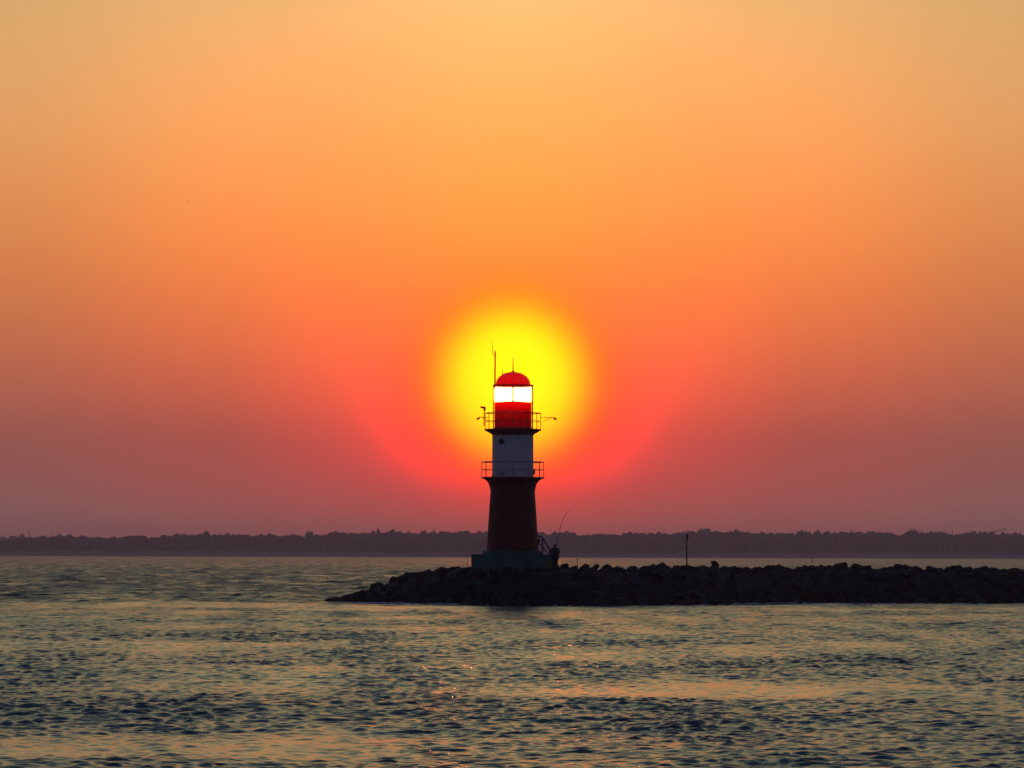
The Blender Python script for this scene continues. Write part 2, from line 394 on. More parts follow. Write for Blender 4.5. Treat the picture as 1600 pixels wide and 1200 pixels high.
# ------------------------------------------------------------------ far shore
YS = 4000.0
def interp(tab, x): return float(np.interp(x, [a for a, _ in tab], [b for _, b in tab]))
SKYL = [(-600, 842), (0, 846), (20, 843), (45, 841), (80, 838.5), (100, 837.5), (120, 838), (150, 841), (180, 841), (205, 838.5), (220, 837.5), (235, 841), (260, 839), (280, 836.5),
        (320, 836.5), (400, 836.5), (440, 838), (500, 835.5), (560, 834), (600, 833), (640, 832.5), (760, 832.5), (850, 834), (886, 833), (900, 836), (920, 836.5), (960, 836), (1000, 834.5),
        (1075, 834), (1097, 832), (1150, 833), (1200, 833.5), (1340, 833), (1370, 833), (1390, 835), (1410, 835), (1440, 834), (1460, 832), (1480, 834.5), (1500, 835), (1520, 833), (1560, 835), (1700, 835), (2300, 838)]
# land: a low sandy shore rising to the wooded ground
mb = MB(); n = 120; v = []; f = []
prof = [(-30, -3), (0, 0.3), (14, 1.4), (30, 3.6), (60, 5.5), (260, 8), (3000, 10)]
for i in range(n+1):
    px = -1600 + 4800*i/n; X0 = (px-800)/F*YS
    for dy_, z_ in prof:
        v.append((X0, YS+dy_+6*math.sin(i*0.9)+14*math.sin(i*0.23), z_*(1 if z_ < 2 else 1+0.15*math.sin(i*1.7))))
L = len(prof)
for i in range(n):
    for j in range(L-1): f.append((i*L+j, (i+1)*L+j, (i+1)*L+j+1, i*L+j+1))
mb.add(v, f); land = mb.build('terrain', M['sand'], smooth=True); tag(land, kind='structure')
me = land.data; me.materials.append(M['land'])
for p in me.polygons:
    if p.center.z > 4.4: p.material_index = 1

def ico(sub):
    bm = bmesh.new(); bmesh.ops.create_icosphere(bm, subdivisions=sub, radius=1)
    v = np.array([q.co[:] for q in bm.verts]); f = np.array([[a.index for a in q.verts] for q in bm.faces]); bm.free(); return v, f
IV, IF = ico(2)
def crown_np(c, w, h, seed, rough=0.24):
    """one crown: a lumpy ball with ragged leaf clumps round it"""
    r_ = np.random.default_rng(seed)
    d = IV*(1 + r_.normal(0, rough*0.5, (len(IV), 1)))
    lob = np.zeros(len(IV))
    for _ in range(4):
        a = r_.normal(size=3); a /= np.linalg.norm(a); lob += 0.25*np.clip((IV@a)-0.55, 0, 1)*2
    d = d*(1+lob[:, None])
    return d*np.array([w/2, w/2, h/2]) + np.array(c)
def leaf_cards(c, w, h, nleaf, size, seed):
    """many small leaf clumps spread through a crown's volume"""
    r_ = np.random.default_rng(seed); V = []; Fc = []
    for k in range(nleaf):
        d = r_.normal(size=3); d /= np.linalg.norm(d); rad = r_.uniform(0.55, 1.12)
        p = np.array(c) + d*rad*np.array([w/2, w/2, h/2]); s_ = size*r_.uniform(0.5, 1.3)
        a = r_.normal(size=3); a /= np.linalg.norm(a); b_ = np.cross(a, r_.normal(size=3)); b_ /= np.linalg.norm(b_)
        o = len(V); V += [p+a*s_, p+b_*s_, p-a*s_, p-b_*s_*0.7]; Fc.append((o, o+1, o+2, o+3))
    return V, Fc
def forest(name, Y0, rows, depth, pxa, pxb, stepm, topf, wid, label):
    V = []; Fs = []; off = 0; seed = 100
    r_ = np.random.default_rng(77)
    for row in range(rows):
        Yr = Y0 + depth*row/max(1, rows-1) if rows > 1 else Y0
        xa = (pxa-800)/F*Yr; xb = (pxb-800)/F*Yr; x = xa
        while x < xb:
            px = 800 + x/Yr*F
            top = P(px, topf(px) + r_.uniform(-0.1, 1.5) + (0 if row >= rows-2 else r_.uniform(2, 9)), Yr).z
            w = wid*r_.uniform(0.7, 1.35); h = r_.uniform(0.75, 1.0)*max(6, top-6) if row >= rows-2 else max(8, top-2)
            if r_.random() < 0.10: w *= 0.5
            V.append(crown_np((x, Yr + r_.uniform(-12, 12), top-h/2), w, h, seed)); Fs.append(IF+off); off += len(IV); seed += 1
            x += stepm*r_.uniform(0.5, 1.5)
    V = np.concatenate(V); Fs = np.concatenate(Fs)
    mb = MB(); mb.v = [tuple(q) for q in V.tolist()]; mb.f = [tuple(q) for q in Fs.tolist()]
    o = mb.build(name, M['leaf']); tag(o, label, None, None, 'stuff'); return o
forest('forest', YS+75, 4, 110, -420, 2020, 3.4, lambda p: interp(SKYL, p), 9.0, 'long dark wood running along the far shore of the bay')
FARL = [(-900, 838), (0, 840.5), (30, 839), (60, 840), (120, 843), (300, 850), (420, 858)]
forest('distant_forest', 6200, 2, 60, -700, 330, 6.5, lambda p: interp(FARL, p), 13, 'paler wooded rise showing behind the left end of the far shore')
v = []; f = []
for i in range(31):
    px = -700 + 1080*i/30; X0 = (px-800)/F*6250
    v += [(X0, 6180, -2), (X0, 6230, max(1, P(px, interp(FARL, px), 6200).z-16)), (X0, 6900, 2)]
for i in range(30): f += [(i*3, i*3+3, i*3+4, i*3+1), (i*3+1, i*3+4, i*3+5, i*3+2)]
o = MB().add(v, f).build('hill', M['land'], smooth=True); tag(o, kind='structure')

def tree(px, pytop, wpx, hpx, label, kind='broad', Y=4175.0, seed=0):
    top = P(px, pytop, Y); m_ = Y/F; w = wpx*m_; h = hpx*m_
    root = empty('tree', (top.x, Y, 6)); H = top.z-6
    tr = MB().tube([(0, 0, -1), (0.3, 0, H*0.4), (0, 0.2, H*0.8)], [0.5, 0.36, 0.12], 7)
    for k in range(4):
        a = k*1.6+seed; tr.tube([(0.2, 0, H*0.45), (math.cos(a)*w*0.3, math.sin(a)*w*0.3, H*0.75)], [0.2, 0.06], 5)
    tr.build('trunk', M['bark'], root)
    c = MB()
    if kind == 'broad':
        for k in range(5):
            a = rng.uniform(0, 6.28); q = rng.uniform(0, 0.24)*w
            vv = crown_np((math.cos(a)*q, math.sin(a)*q, H-h*0.55+rng.uniform(-0.12, 0.05)*h), w*0.62, h*rng.uniform(0.6, 0.8), 900+seed*7+k)
            c.add(vv.tolist(), IF.tolist())
        V, Fc = leaf_cards((0, 0, H-h*0.5), w*1.0, h*1.02, 420, 0.55, 50+seed)
    else:
        V = []; Fc = []
        for k in range(9):
            zz = H - h*(k+0.3)/9; ww = w*(0.15+0.85*k/9)
            c.add(crown_np((rng.uniform(-.1, .1)*ww, 0, zz), ww*0.8, h/5, 700+seed*11+k, 0.4).tolist(), IF.tolist())
        V, Fc = leaf_cards((0, 0, H-h*0.55), w*0.7, h*0.9, 160, 0.4, 50+seed)
    c.add(V, Fc); c.build('crown', M['leaf'], root)
    tag(root, label, 'tree', 'trees standing out of the far wood'); return root
tree(1427, 825, 25, 22, 'big round-crowned tree rising highest above the far wood on the right', seed=1)
tree(1097, 826.5, 21, 16, 'wide rounded tree above the far wood just right of the tall thin pole', seed=2)
tree(1460, 830.5, 18, 14, 'low spreading tree just right of the tallest round tree on the far shore', seed=3)
tree(1520, 829.5, 14, 14, 'rounded tree left of the distant crane', seed=4)
tree(1151, 829.5, 24, 12, 'broad flat-topped tree right of the wide rounded tree beyond the breakwater', seed=5)
tree(218, 836, 20, 13, 'broad low tree on the far shore at left between two dips in the wood', seed=6)
tree(286, 834, 18, 13, 'rounded tree right of the second dip in the left part of the wood', seed=7)
tree(456, 832, 4.5, 14, 'narrow spiky conifer on the left, left of the second one before the radio mast', 'conifer', seed=8)
tree(529, 830, 5, 14, 'tall narrow conifer between the spiky conifer and the mid radio mast', 'conifer', seed=9)
tree(658, 830, 5, 13, 'slim conifer left of the lighthouse, nearest the tower on that side', 'conifer', seed=10)
tree(622, 831, 18, 11, 'wide low crown just right of the mid radio mast', seed=11)
tree(886, 829.5, 8, 12, 'small round tree seen behind the bent fishing rod', seed=12)
tree(1007, 831, 6, 12, 'narrow tree midway between fishing rod and tall pole', 'conifer', seed=13)
tree(1079, 830.5, 9, 11, 'small rounded tree right behind the top of the tall pole', seed=14)
tree(1365, 831, 15, 12, 'low rounded tree left of the tallest round tree', seed=15)

def mast(px, ytop, ybot, wpx, label, name='radio_mast', Y=4200.0):
    m_ = Y/F; t = P(px, ytop, Y); H = t.z-5; root = empty(name, (t.x, Y, 5)); w = wpx*m_/2
    l = MB()
    for sx, sy in ((-1, -1), (1, -1), (1, 1), (-1, 1)): l.tube([(sx*w, sy*w, 0), (sx*w*0.4, sy*w*0.4, H*0.92)], 0.13, 5)
    ns = 9
    for k in range(ns):
        z0 = H*0.92*k/ns; z1 = H*0.92*(k+1)/ns; a = w*(1-0.6*k/ns); b_ = w*(1-0.6*(k+1)/ns)
        l.tube([(-a, -a, z0), (b_, -b_, z1)], 0.08, 4); l.tube([(a, a, z0), (-b_, b_, z1)], 0.08, 4)
    l.build('lattice', M['grey_metal'], root)
    MB().tube([(0, 0, H*0.9), (0, 0, H)], [0.12, 0.05], 6).build('antenna', M['grey_metal'], root)
    MB().lathe([(0.2, H*0.72), (0.5, H*0.73), (0.5, H*0.79), (0.2, H*0.8)], 10).build('dish_cluster', M['grey_metal'], root)
    tag(root, label, 'mast'); return root
mast(45.5, 825, 840, 1.7, 'thin lattice radio mast on the far shore at the left edge, tallest of the masts')
mast(605, 825.5, 835, 1.0, 'thin radio mast rising from the far wood midway between left edge and lighthouse')
# chimney
t_ = P(1488, 829.5, 4190); root = empty('chimney', (t_.x, 4190, 5)); H = t_.z-5
MB().lathe([(0.75, 0), (0.45, H-1)], 14).build('stack', M['roof'], root); MB().lathe([(0.55, H-1), (0.6, H), (0.35, H)], 14).build('cap', M['black_metal'], root)
tag(root, 'short stubby chimney poking out of the far wood between big round tree and crane', 'chimney')
t_ = P(88, 834.5, 4190); root = empty('church_tower', (t_.x, 4190, 5)); H = t_.z-5
MB().box((0, 0, H*0.35), (1.5, 1.5, H*0.7)).build('tower_wall', M['roof'], root)
MB().lathe([(1.0, H*0.7), (0.05, H)], 4).build('spire', M['black_metal'], root)
tag(root, 'tiny pointed tower tip above the wood right of the leftmost mast', 'tower')
# crane
t_ = P(1553.5, 824.5, 4190); root = empty('tower_crane', (t_.x, 4190, 5)); H = t_.z-5
l = MB()
for sx, sy in ((-1, -1), (1, -1), (1, 1), (-1, 1)): l.tube([(sx*.55, sy*.55, 0), (sx*.55, sy*.55, H*0.86)], 0.16, 5)
for k in range(12):
    z0 = H*.86*k/12; z1 = H*.86*(k+1)/12; s_ = 1 if k % 2 else -1
    l.tube([(-.55*s_, -.55, z0), (.55*s_, -.55, z1)], 0.1, 4); l.tube([(-.55*s_, .55, z0), (.55*s_, .55, z1)], 0.1, 4)
l.build('mast', M['grey_metal'], root)
l = MB(); e_ = Vector((13.2, 0, H-1.2)); b0 = Vector((0.8, 0, H-4.0))
for oz, oy in ((0, -.4), (0, .4), (.8, 0)): l.tube([b0+Vector((0, oy, oz)), e_+Vector((0, oy*.5, oz*.5))], 0.13, 5)
for k in range(11):
    a = b0.lerp(e_, k/11); b_ = b0.lerp(e_, (k+1)/11); l.tube([a+Vector((0, -.4, 0)), (a+b_)/2+Vector((0, 0, .75))], .07, 4); l.tube([(a+b_)/2+Vector((0, 0, .75)), b_+Vector((0, .4, 0))], .07, 4)
l.build('jib', M['grey_metal'], root)
l = MB(); l.box((-2, 0, H-4.2), (3.2, .8, .5)); l.box((-3.2, 0, H-4.9), (1.0, .9, 1.3)); l.build('counterweight', M['grey_metal'], root)
MB().tube([(0, 0, H*.84), (0, 0, H)], [.3, .12], 6).build('apex', M['grey_metal'], root)
MB().box((0.9, 0, H-4.9), (1.0, 1.0, 1.2)).build('cab', M['grey_metal'], root)
tag(root, 'distant tower crane with raised jib above the far wood near the right edge', 'crane')
# pale house on the far beach
t_ = P(1067, 866, 4035); root = empty('house', (t_.x, 4035, 3.2))
MB().box((0, 0, 1.3), (9, 5, 2.6)).build('wall', M['pale'], root)
MB().add([(-4.8, -2.8, 2.6), (4.8, -2.8, 2.6), (4.8, 2.8, 2.6), (-4.8, 2.8, 2.6), (-4.8, 0, 4.4), (4.8, 0, 4.4)], [(0, 1, 5, 4), (2, 3, 4, 5), (0, 4, 3), (1, 2, 5), (3, 2, 1, 0)]).build('roof', M['roof'], root)
for k in range(3): MB().box((-2.7+2.7*k, -2.53, 1.4), (1.0, .08, 1.1)).build('window', M['window'], root)
tag(root, 'small pale house on the far beach seen right beside the tall pole', 'house')

#@@MOLE
# ------------------------------------------------------------------ breakwater
DL = 265.0; LHY = 265.0
CREST = [(500, 944), (505, 942), (520, 938.5), (545, 934), (560, 927), (572, 921), (580, 917), (583, 911), (592, 910), (600, 908.5), (610, 906), (613, 901), (625, 900), (636, 897), (645, 895), (652, 893), (668, 891.5), (680, 890),
         (690, 886.5), (700, 884.5), (715, 885), (730, 887), (745, 888), (860, 887), (872, 884), (880, 881.5), (890, 884), (900, 886.5), (915, 882), (925, 887), (931, 882.5), (938, 887), (948, 882.5), (962, 886), (985, 886),
         (1008, 885), (1012, 882), (1025, 884.5), (1030, 881), (1045, 881), (1060, 885), (1064, 883), (1090, 884), (1110, 881), (1115, 878.5), (1125, 886), (1155, 886), (1190, 887), (1200, 884), (1215, 882.5), (1225, 887),
         (1250, 886), (1257, 884), (1295, 883), (1300, 881.5), (1330, 882), (1345, 882), (1360, 888), (1395, 885), (1412, 882), (1430, 885), (1445, 889), (1450, 885), (1470, 888.5), (1495, 884), (1510, 886), (1525, 889), (1535, 885), (1555, 886), (1575, 888), (1600, 887), (1660, 886), (1720, 888), (1900, 887)]
WL = [(505, 942), (700, 945), (800, 946.5), (950, 948), (1100, 946.5), (1200, 943.5), (1400, 944.5), (1600, 945), (1900, 946)]
def front_y(px):                 # distance of the front waterline
    y = interp(WL, px); d = (P(px, y, 100).z-CAM_H)/100
    return -CAM_H/d
def DC(px): return front_y(px)+7.2
def crest_z(px): return P(px, interp(CREST, px), DC(px)).z
# core
v = []; f = []; cols = list(range(500, 1960, 8))
for i, px in enumerate(cols):
    yf = front_y(px); DL_ = DC(px); X0 = (px-800)/F*DL_; zc = max(-0.2, crest_z(px)-0.30)
    wdt = 1.0 if px > 700 else max(0.15, (px-495)/205)
    yb = DL_+6*wdt
    ys = [(yf+0.2, -1.6), (yf+0.8, -0.25), (yf+(DL_-2-yf)*0.5, zc*0.55), (DL_-(3.4 if 700 < px < 900 else 2.2), zc*0.95), (DL_-(2.6 if 715 < px < 885 else 0.5), zc), (DL_+2.0*wdt, zc), (yb, -1.6)]
    if px < 560: ys = [(a, min(z_, 0.0)) for a, z_ in ys]
    v += [(X0*(a/DL_), a, z_) for a, z_ in ys]
L = 7
for i in range(len(cols)-1):
    for j in range(L-1): f.append((i*L+j, (i+1)*L+j, (i+1)*L+j+1, i*L+j+1))
o = MB().add(v, f).build('breakwater_ground', M['core']); tag(o, kind='structure')

def boulder_mesh(seed):
    r_ = random.Random(seed); bm = bmesh.new()
    for _ in range(r_.choice((9, 11, 13, 16))):
        d = Vector((r_.gauss(0, 1), r_.gauss(0, 1), r_.gauss(0, 1))).normalized(); d *= r_.uniform(0.85, 1.0)
        bm.verts.new((d.x, d.y, d.z))
    g = bmesh.ops.convex_hull(bm, input=bm.verts)
    bmesh.ops.delete(bm, geom=[q for q in g['geom_unused'] if isinstance(q, bmesh.types.BMVert)], context='VERTS')
    bmesh.ops.bevel(bm, geom=bm.edges[:], offset=0.07, segments=2, profile=0.6, affect='EDGES', clamp_overlap=True)
    bmesh.ops.triangulate(bm, faces=bm.faces[:])
    bmesh.ops.subdivide_edges(bm, edges=[e for e in bm.edges if e.calc_length() > 0.35], cuts=1)
    for q in bm.verts:
        q.co += q.co.normalized()*0.09*noise.noise(q.co*2.3+Vector((seed*3.1, 0, 0))) + q.co.normalized()*0.04*noise.noise(q.co*6+Vector((seed, 9, 0)))
    # normalise to unit half-extents
    mx = [max(abs(q.co[k]) for q in bm.verts) for k in range(3)]
    for q in bm.verts: q.co = Vector((q.co.x/mx[0], q.co.y/mx[1], q.co.z/mx[2]))
    me = bpy.data.meshes.new('boulder'); bm.to_mesh(me); bm.free(); return me
BM = [boulder_mesh(40+i) for i in range(12)]
BMW = []
for me_ in BM:
    me_.materials.append(M['rock']); c_ = me_.copy(); c_.materials.clear(); c_.materials.append(M['rock_wet']); BMW.append(c_)
br = random.Random(4)
nb = 0
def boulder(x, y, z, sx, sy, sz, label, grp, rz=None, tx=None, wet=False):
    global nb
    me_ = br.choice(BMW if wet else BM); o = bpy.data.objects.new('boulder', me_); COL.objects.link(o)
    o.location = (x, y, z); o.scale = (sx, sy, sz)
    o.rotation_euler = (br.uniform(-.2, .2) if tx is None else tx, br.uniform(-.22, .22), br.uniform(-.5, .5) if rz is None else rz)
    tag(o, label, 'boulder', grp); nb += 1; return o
GC = 'boulders along the crest of the breakwater'; GF = 'armour boulders on the slope of the breakwater'; GW = 'wet boulders at the waterline'
LC = 'dark angular boulder on the crest of the breakwater right of the lighthouse'
LCL = 'dark angular boulder on the descending crest left of the lighthouse'
# crest stones whose tops make the outline
CR = [(532, 27, 935), (516, 13, 940.5), (566, 11, 922), (590, 10, 910), (621, 12, 899.5), (645, 13, 894.5), (667, 13, 890.5), (693, 14, 886), (709, 13, 884), (728, 10, 886), (880, 9, 881), (896, 8, 885), (914, 8, 881.5), (931, 6, 882), (948, 8, 882), (966, 9, 885), (985, 10, 885), (1001, 8, 885),
      (1018, 8, 882), (1037, 12, 880), (1054, 8, 884), (1075, 14, 882.5), (1095, 9, 883.5), (1115, 8, 877.5), (1130, 9, 885), (1147, 9, 885), (1165, 9, 886), (1183, 9, 886.5), (1199, 7, 883.5), (1213, 11, 882), (1231, 9, 886.5), (1247, 8, 885.5), (1257, 8, 883.5), (1279, 15, 883), (1310, 17, 881),
      (1338, 11, 881), (1358, 9, 887), (1378, 12, 885.5), (1394, 10, 884.5), (1413, 13, 881), (1433, 8, 885), (1451, 8, 884.5), (1468, 9, 887.5), (1482, 9, 886), (1496, 11, 883.5), (1514, 9, 886), (1537, 12, 884.5), (1556, 10, 885.5), (1575, 9, 887), (1594, 11, 886), (1612, 10, 886), (1632, 12, 885)]
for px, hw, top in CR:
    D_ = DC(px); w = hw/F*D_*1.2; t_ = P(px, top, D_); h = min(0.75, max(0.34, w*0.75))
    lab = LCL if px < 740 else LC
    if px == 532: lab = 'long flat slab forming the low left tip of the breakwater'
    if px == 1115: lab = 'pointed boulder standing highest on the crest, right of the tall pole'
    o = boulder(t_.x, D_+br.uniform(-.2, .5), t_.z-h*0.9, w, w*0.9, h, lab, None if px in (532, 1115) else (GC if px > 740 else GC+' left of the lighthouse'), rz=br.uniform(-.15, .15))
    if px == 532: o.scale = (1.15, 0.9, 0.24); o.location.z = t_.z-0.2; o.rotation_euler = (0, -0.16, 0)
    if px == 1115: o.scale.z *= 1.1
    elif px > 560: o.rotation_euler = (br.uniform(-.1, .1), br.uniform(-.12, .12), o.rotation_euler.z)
    if px == 516: o.scale = (.62, .6, .2); o.location.z = t_.z-.14
for px in range(742, 866, 11):     # stones banked against the front of the lighthouse base
    yy = LHY-2.35-br.uniform(.1, .5); t_ = P(px+br.uniform(-2, 2), br.uniform(885.5, 888.5), yy)
    boulder(t_.x, yy, t_.z-.36, br.uniform(.30, .42), .42, .38, 'dark boulder banked against the foot of the lighthouse base', 'boulders at the foot of the lighthouse base')
# second crest line, a little lower and nearer
x = 515
while x < 1660:
    D_ = DC(x); cz = crest_z(x)
    hw = br.uniform(11, 17)/F*D_
    if 1 and x > 570:
        boulder((x-800)/F*D_, D_-br.uniform(.8, 1.5), cz-br.uniform(.40, .55), hw*1.0, hw*.9, br.uniform(.38, .5), LC if x > 740 else LCL, GC if x > 740 else GC+' left of the lighthouse')
    x += br.uniform(19, 27)
# slope rows
LFL = 'dark armour boulder on the seaward slope of the breakwater left of the lighthouse'
LFM = 'dark armour boulder on the seaward slope below the lighthouse and fisherman'
LFR = 'dark armour boulder on the seaward slope of the breakwater between fisherman and right edge'
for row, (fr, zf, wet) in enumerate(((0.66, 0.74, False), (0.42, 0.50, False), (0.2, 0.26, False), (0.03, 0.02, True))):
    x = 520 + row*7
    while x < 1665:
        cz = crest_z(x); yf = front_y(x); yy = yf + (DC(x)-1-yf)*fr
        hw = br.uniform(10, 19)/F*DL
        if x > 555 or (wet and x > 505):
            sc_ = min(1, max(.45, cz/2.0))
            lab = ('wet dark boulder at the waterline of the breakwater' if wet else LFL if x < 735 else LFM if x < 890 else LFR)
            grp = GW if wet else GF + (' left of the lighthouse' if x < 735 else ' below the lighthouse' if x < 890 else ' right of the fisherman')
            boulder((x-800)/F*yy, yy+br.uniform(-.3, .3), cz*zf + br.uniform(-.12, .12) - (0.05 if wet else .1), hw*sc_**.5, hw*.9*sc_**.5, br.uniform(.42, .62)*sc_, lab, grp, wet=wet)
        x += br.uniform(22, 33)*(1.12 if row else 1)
for px, hw_, zt_ in ((513, 9, .20), (524, 13, .34), (541, 14, .50), (556, 11, .66)):      # the low tip running out under the water
    yy = front_y(px)+1.3; hh = .26
    o = boulder((px-800)/F*yy, yy, zt_-hh*.8, hw_/F*yy, .7, hh, 'low flat boulder awash at the left end of the breakwater', 'flat boulders awash at the left tip of the breakwater', rz=0, tx=0, wet=True); o.rotation_euler.y = -.10
# foam where the swell washes the stones
FM = mat('sea_foam', (0.75, 0.78, 0.8), 0.8, scale=6); mb = MB(); rr_ = np.random.default_rng(8); TV0, TF0 = ico(1)
for _ in range(520):
    px = rr_.choice([rr_.uniform(540, 720), rr_.uniform(1120, 1560), rr_.uniform(720, 1650)], p=[.5, .35, .15]); yy = front_y(px) - rr_.uniform(-.1, .9)
    s_ = rr_.uniform(.04, .13); vv = TV0*np.array([s_*rr_.uniform(1.5, 4), s_*2, s_*.45])*(1+rr_.normal(0, .2, (len(TV0), 1))) + np.array([(px-800)/F*yy, yy, rr_.uniform(.0, .06)])
    mb.add(vv.tolist(), TF0.tolist())
o = mb.build('foam', FM); tag(o, 'thin broken line of foam along the foot of the breakwater', kind='stuff')
# small rubble between the stones: too many to count
mb = MB(); rr_ = np.random.default_rng(3)
TV, TF = ico(1)
for _ in range(900):
    px = rr_.uniform(545, 1660); cz = crest_z(px); yf = front_y(px); q = rr_.uniform(0.0, 1.05); yy = yf+(DC(px)-yf)*q
    s_ = rr_.uniform(.12, .3); vv = TV*(1+rr_.normal(0, .16, (len(TV), 1)))*np.array([s_*1.2, s_, s_*.8]) + np.array([(px-800)/F*yy, yy, cz*min(1, q+.08) - .22])
    mb.add(vv.tolist(), TF.tolist())
o = mb.build('rubble', M['rock']); tag(o, 'small broken stones filling the gaps between the breakwater boulders', kind='stuff')

#@@LIGHTHOUSE
# ------------------------------------------------------------------ lighthouse
LX = P(801, 800, DL).x
LH = empty('lighthouse', (LX, DL, 0))
tag(LH, 'lighthouse with dark red base, white shaft and red-domed lantern with added glow at the breakwater end', 'lighthouse')
K = F/DL
def zz(py): return P(801, py, DL).z
def part(mb, name, m, parent=LH, smooth=True): return mb.build(name, M[m], parent, smooth)
zp = zz(866)
base = part(MB().box((0, 0.0, (zp+1.2)/2), (128/K, 4.0, zp-1.2), bev=0.05), 'concrete_base', 'teal')
part(MB().lathe([(46.5/K, zp-.02), (46.5/K, zz(861.3)), (46/K, zz(861))], 48, c=(0, 0, 0)), 'plinth_step', 'teal', base)
zb = zz(861)
prof = [(40.5, 861), (39.5, 845), (38.2, 820), (36.6, 795), (35.2, 775), (34.3, 760), (33.9, 747)]
tower = part(MB().lathe([(a/K, zz(b_)) for a, b_ in prof], 64), 'lower_tower', 'red_dark')
# rendering joints: two thin bands
for py in (832, 795): part(MB().lathe([((interp([(747, 33.9), (775, 35.2), (820, 38.2), (861, 40.5)], py))/K+.004, zz(py)), ((interp([(747, 33.9), (775, 35.2), (820, 38.2), (861, 40.5)], py-1))/K+.02, zz(py)+.02), ((interp([(747, 33.9), (775, 35.2), (820, 38.2), (861, 40.5)], py-1))/K+.004, zz(py)+.06)], 64, cap=False), 'band', 'red_dark', tower)
zd = zz(745.6)
# lower gallery
g1 = part(MB().lathe([(1.2, zz(747.4)), (49.3/K, zz(747.4)), (49.6/K, zz(746.5)), (49.3/K, zd), (1.2, zd)], 64, cap=False), 'lower_gallery', 'red_metal')
for k in range(12):
    a = R(15+30*k) - R(15)
    pts = []; Wd = .05
    ca, sa = math.cos(a), math.sin(a); nx, ny = -sa*Wd/2, ca*Wd/2
    # curved bracket plate with an opening: outer curve and inner web
    outer = [(35.4, 766), (35.8, 762), (36.8, 758), (38.4, 754.5), (41, 751.3), (44, 749.1), (47.5, 747.9)]
    rin = 33.6
    v = []; 
    for r_, py in outer: v += [(r_/K*ca+nx, r_/K*sa+ny, zz(py)), (r_/K*ca-nx, r_/K*sa-ny, zz(py))]
    mbk = MB(); th = 1.6
    inner = [(max(33.4, r_-3.0), max(747.6, py-2.2)) for r_, py in outer]; inner[-1] = (46.0, 747.0)
    for r_, py in inner: v += [(r_/K*ca+nx, r_/K*sa+ny, zz(py)), (r_/K*ca-nx, r_/K*sa-ny, zz(py))]
    no = len(outer)*2; f = []
    for i in range(len(outer)-1):
        a0, a1, b0_, b1 = 2*i, 2*i+2, no+2*i, no+2*i+2
        f += [(a0, a1, a1+1, a0+1), (b0_+1, b1+1, b1, b0_), (a0, b0_, b1, a1), (a1+1, b1+1, b0_+1, a0+1)]
    mbk.add(v, f)
    mbk.tube([(33/K*ca, 33/K*sa, zz(748.0)), (44/K*ca, 44/K*sa, zz(748.0))], .03, 6)
    mbk.tube([(34.0/K*ca, 34.0/K*sa, zz(764)), (34.0/K*ca, 34.0/K*sa, zz(747.6))], .03, 6)
    mbk.tube([(33.5/K*ca, 33.5/K*sa, zz(756)), (40.0/K*ca, 40.0/K*sa, zz(750.2))], .05, 6)
    part(mbk, 'bracket', 'red_metal', g1)
def railing(rad, zbase, ztop, zmid, m, n=12, ph=0.0, t=.022):
    top = MB().ring(rad, ztop, t*1.25); rl = part(top, 'handrail', m)
    part(MB().ring(rad, zmid, t*.8), 'middle_rail', m, rl)
    for k in range(n):
        a = ph+2*PI*k/n; x, y = rad*math.cos(a), rad*math.sin(a)
        part(MB().tube([(x, y, zbase-.02), (x, y, ztop)], t, 8).ball((x, y, ztop), t*1.6, 5), 'railing_post', m, rl)
    return rl
railing(48.4/K, zd, zz(722), zz(734), 'rail_metal', t=.023)
# white shaft
zs = zz(679)
white = part(MB().lathe([(32.4/K, zd-.01), (32.2/K, zs+.3)], 64), 'upper_tower', 'white')
part(MB().lathe([(32.9/K, zd), (33.1/K, zd+.09), (32.5/K, zd+.12)], 64, cap=False), 'foot_ring', 'white', white)
def on_tower(px, py, rad):      # point on the camera-facing side of the shaft
    x = (px-801)/K; return x, -math.sqrt(max(0, rad*rad-x*x)), zz(py)
x, y, z = on_tower(783.5, 690.5, 32.3/K); a = math.atan2(y, x)
Ro = Matrix.Rotation(a+PI/2, 3, 'Z')
def disc_part(name, m, rad, d0, d1, parent, hole=0.0):
    mb = MB(); n = 28; v = []; f = []
    for rr_2, dd in ((rad, d0), (rad, d1), (hole if hole else .0005, d1), (hole if hole else .0005, d0)):
        for k in range(n):
            q = Ro@Vector((rr_2*math.cos(2*PI*k/n), -dd, rr_2*math.sin(2*PI*k/n))); v.append((x+q.x, y+q.y, z+q.z))
    for j in range(4):
        for k in range(n):
            k2 = (k+1) % n; f.append((j*n+k, j*n+k2, ((j+1) % 4)*n+k2, ((j+1) % 4)*n+k))
    mb.add(v, f); return part(mb, name, m, parent, smooth=True)
ph = disc_part('porthole', 'red_dark', 4.5/K, -.08, .05, LH, hole=3.3/K); disc_part('pane', 'window', 3.3/K, -.08, .015, ph)
# junction boxes and pipe on the shaft
x, y, z = on_tower(784.5, 740.5, 32.9/K)
part(MB().box((x, y, z), (11/K, .10, 1.6/K), rz=math.atan2(y, x)+PI/2, bev=.01), 'cable_tray', 'grey_metal')
part(MB().box((33.2/K, 0, zz(737)), (.14, .3, 9/K), bev=.02), 'junction_box', 'grey_metal')
part(MB().box((40.6/K, -.1, zz(846.5)), (.16, .3, 9/K), bev=.02), 'meter_box', 'black_metal')
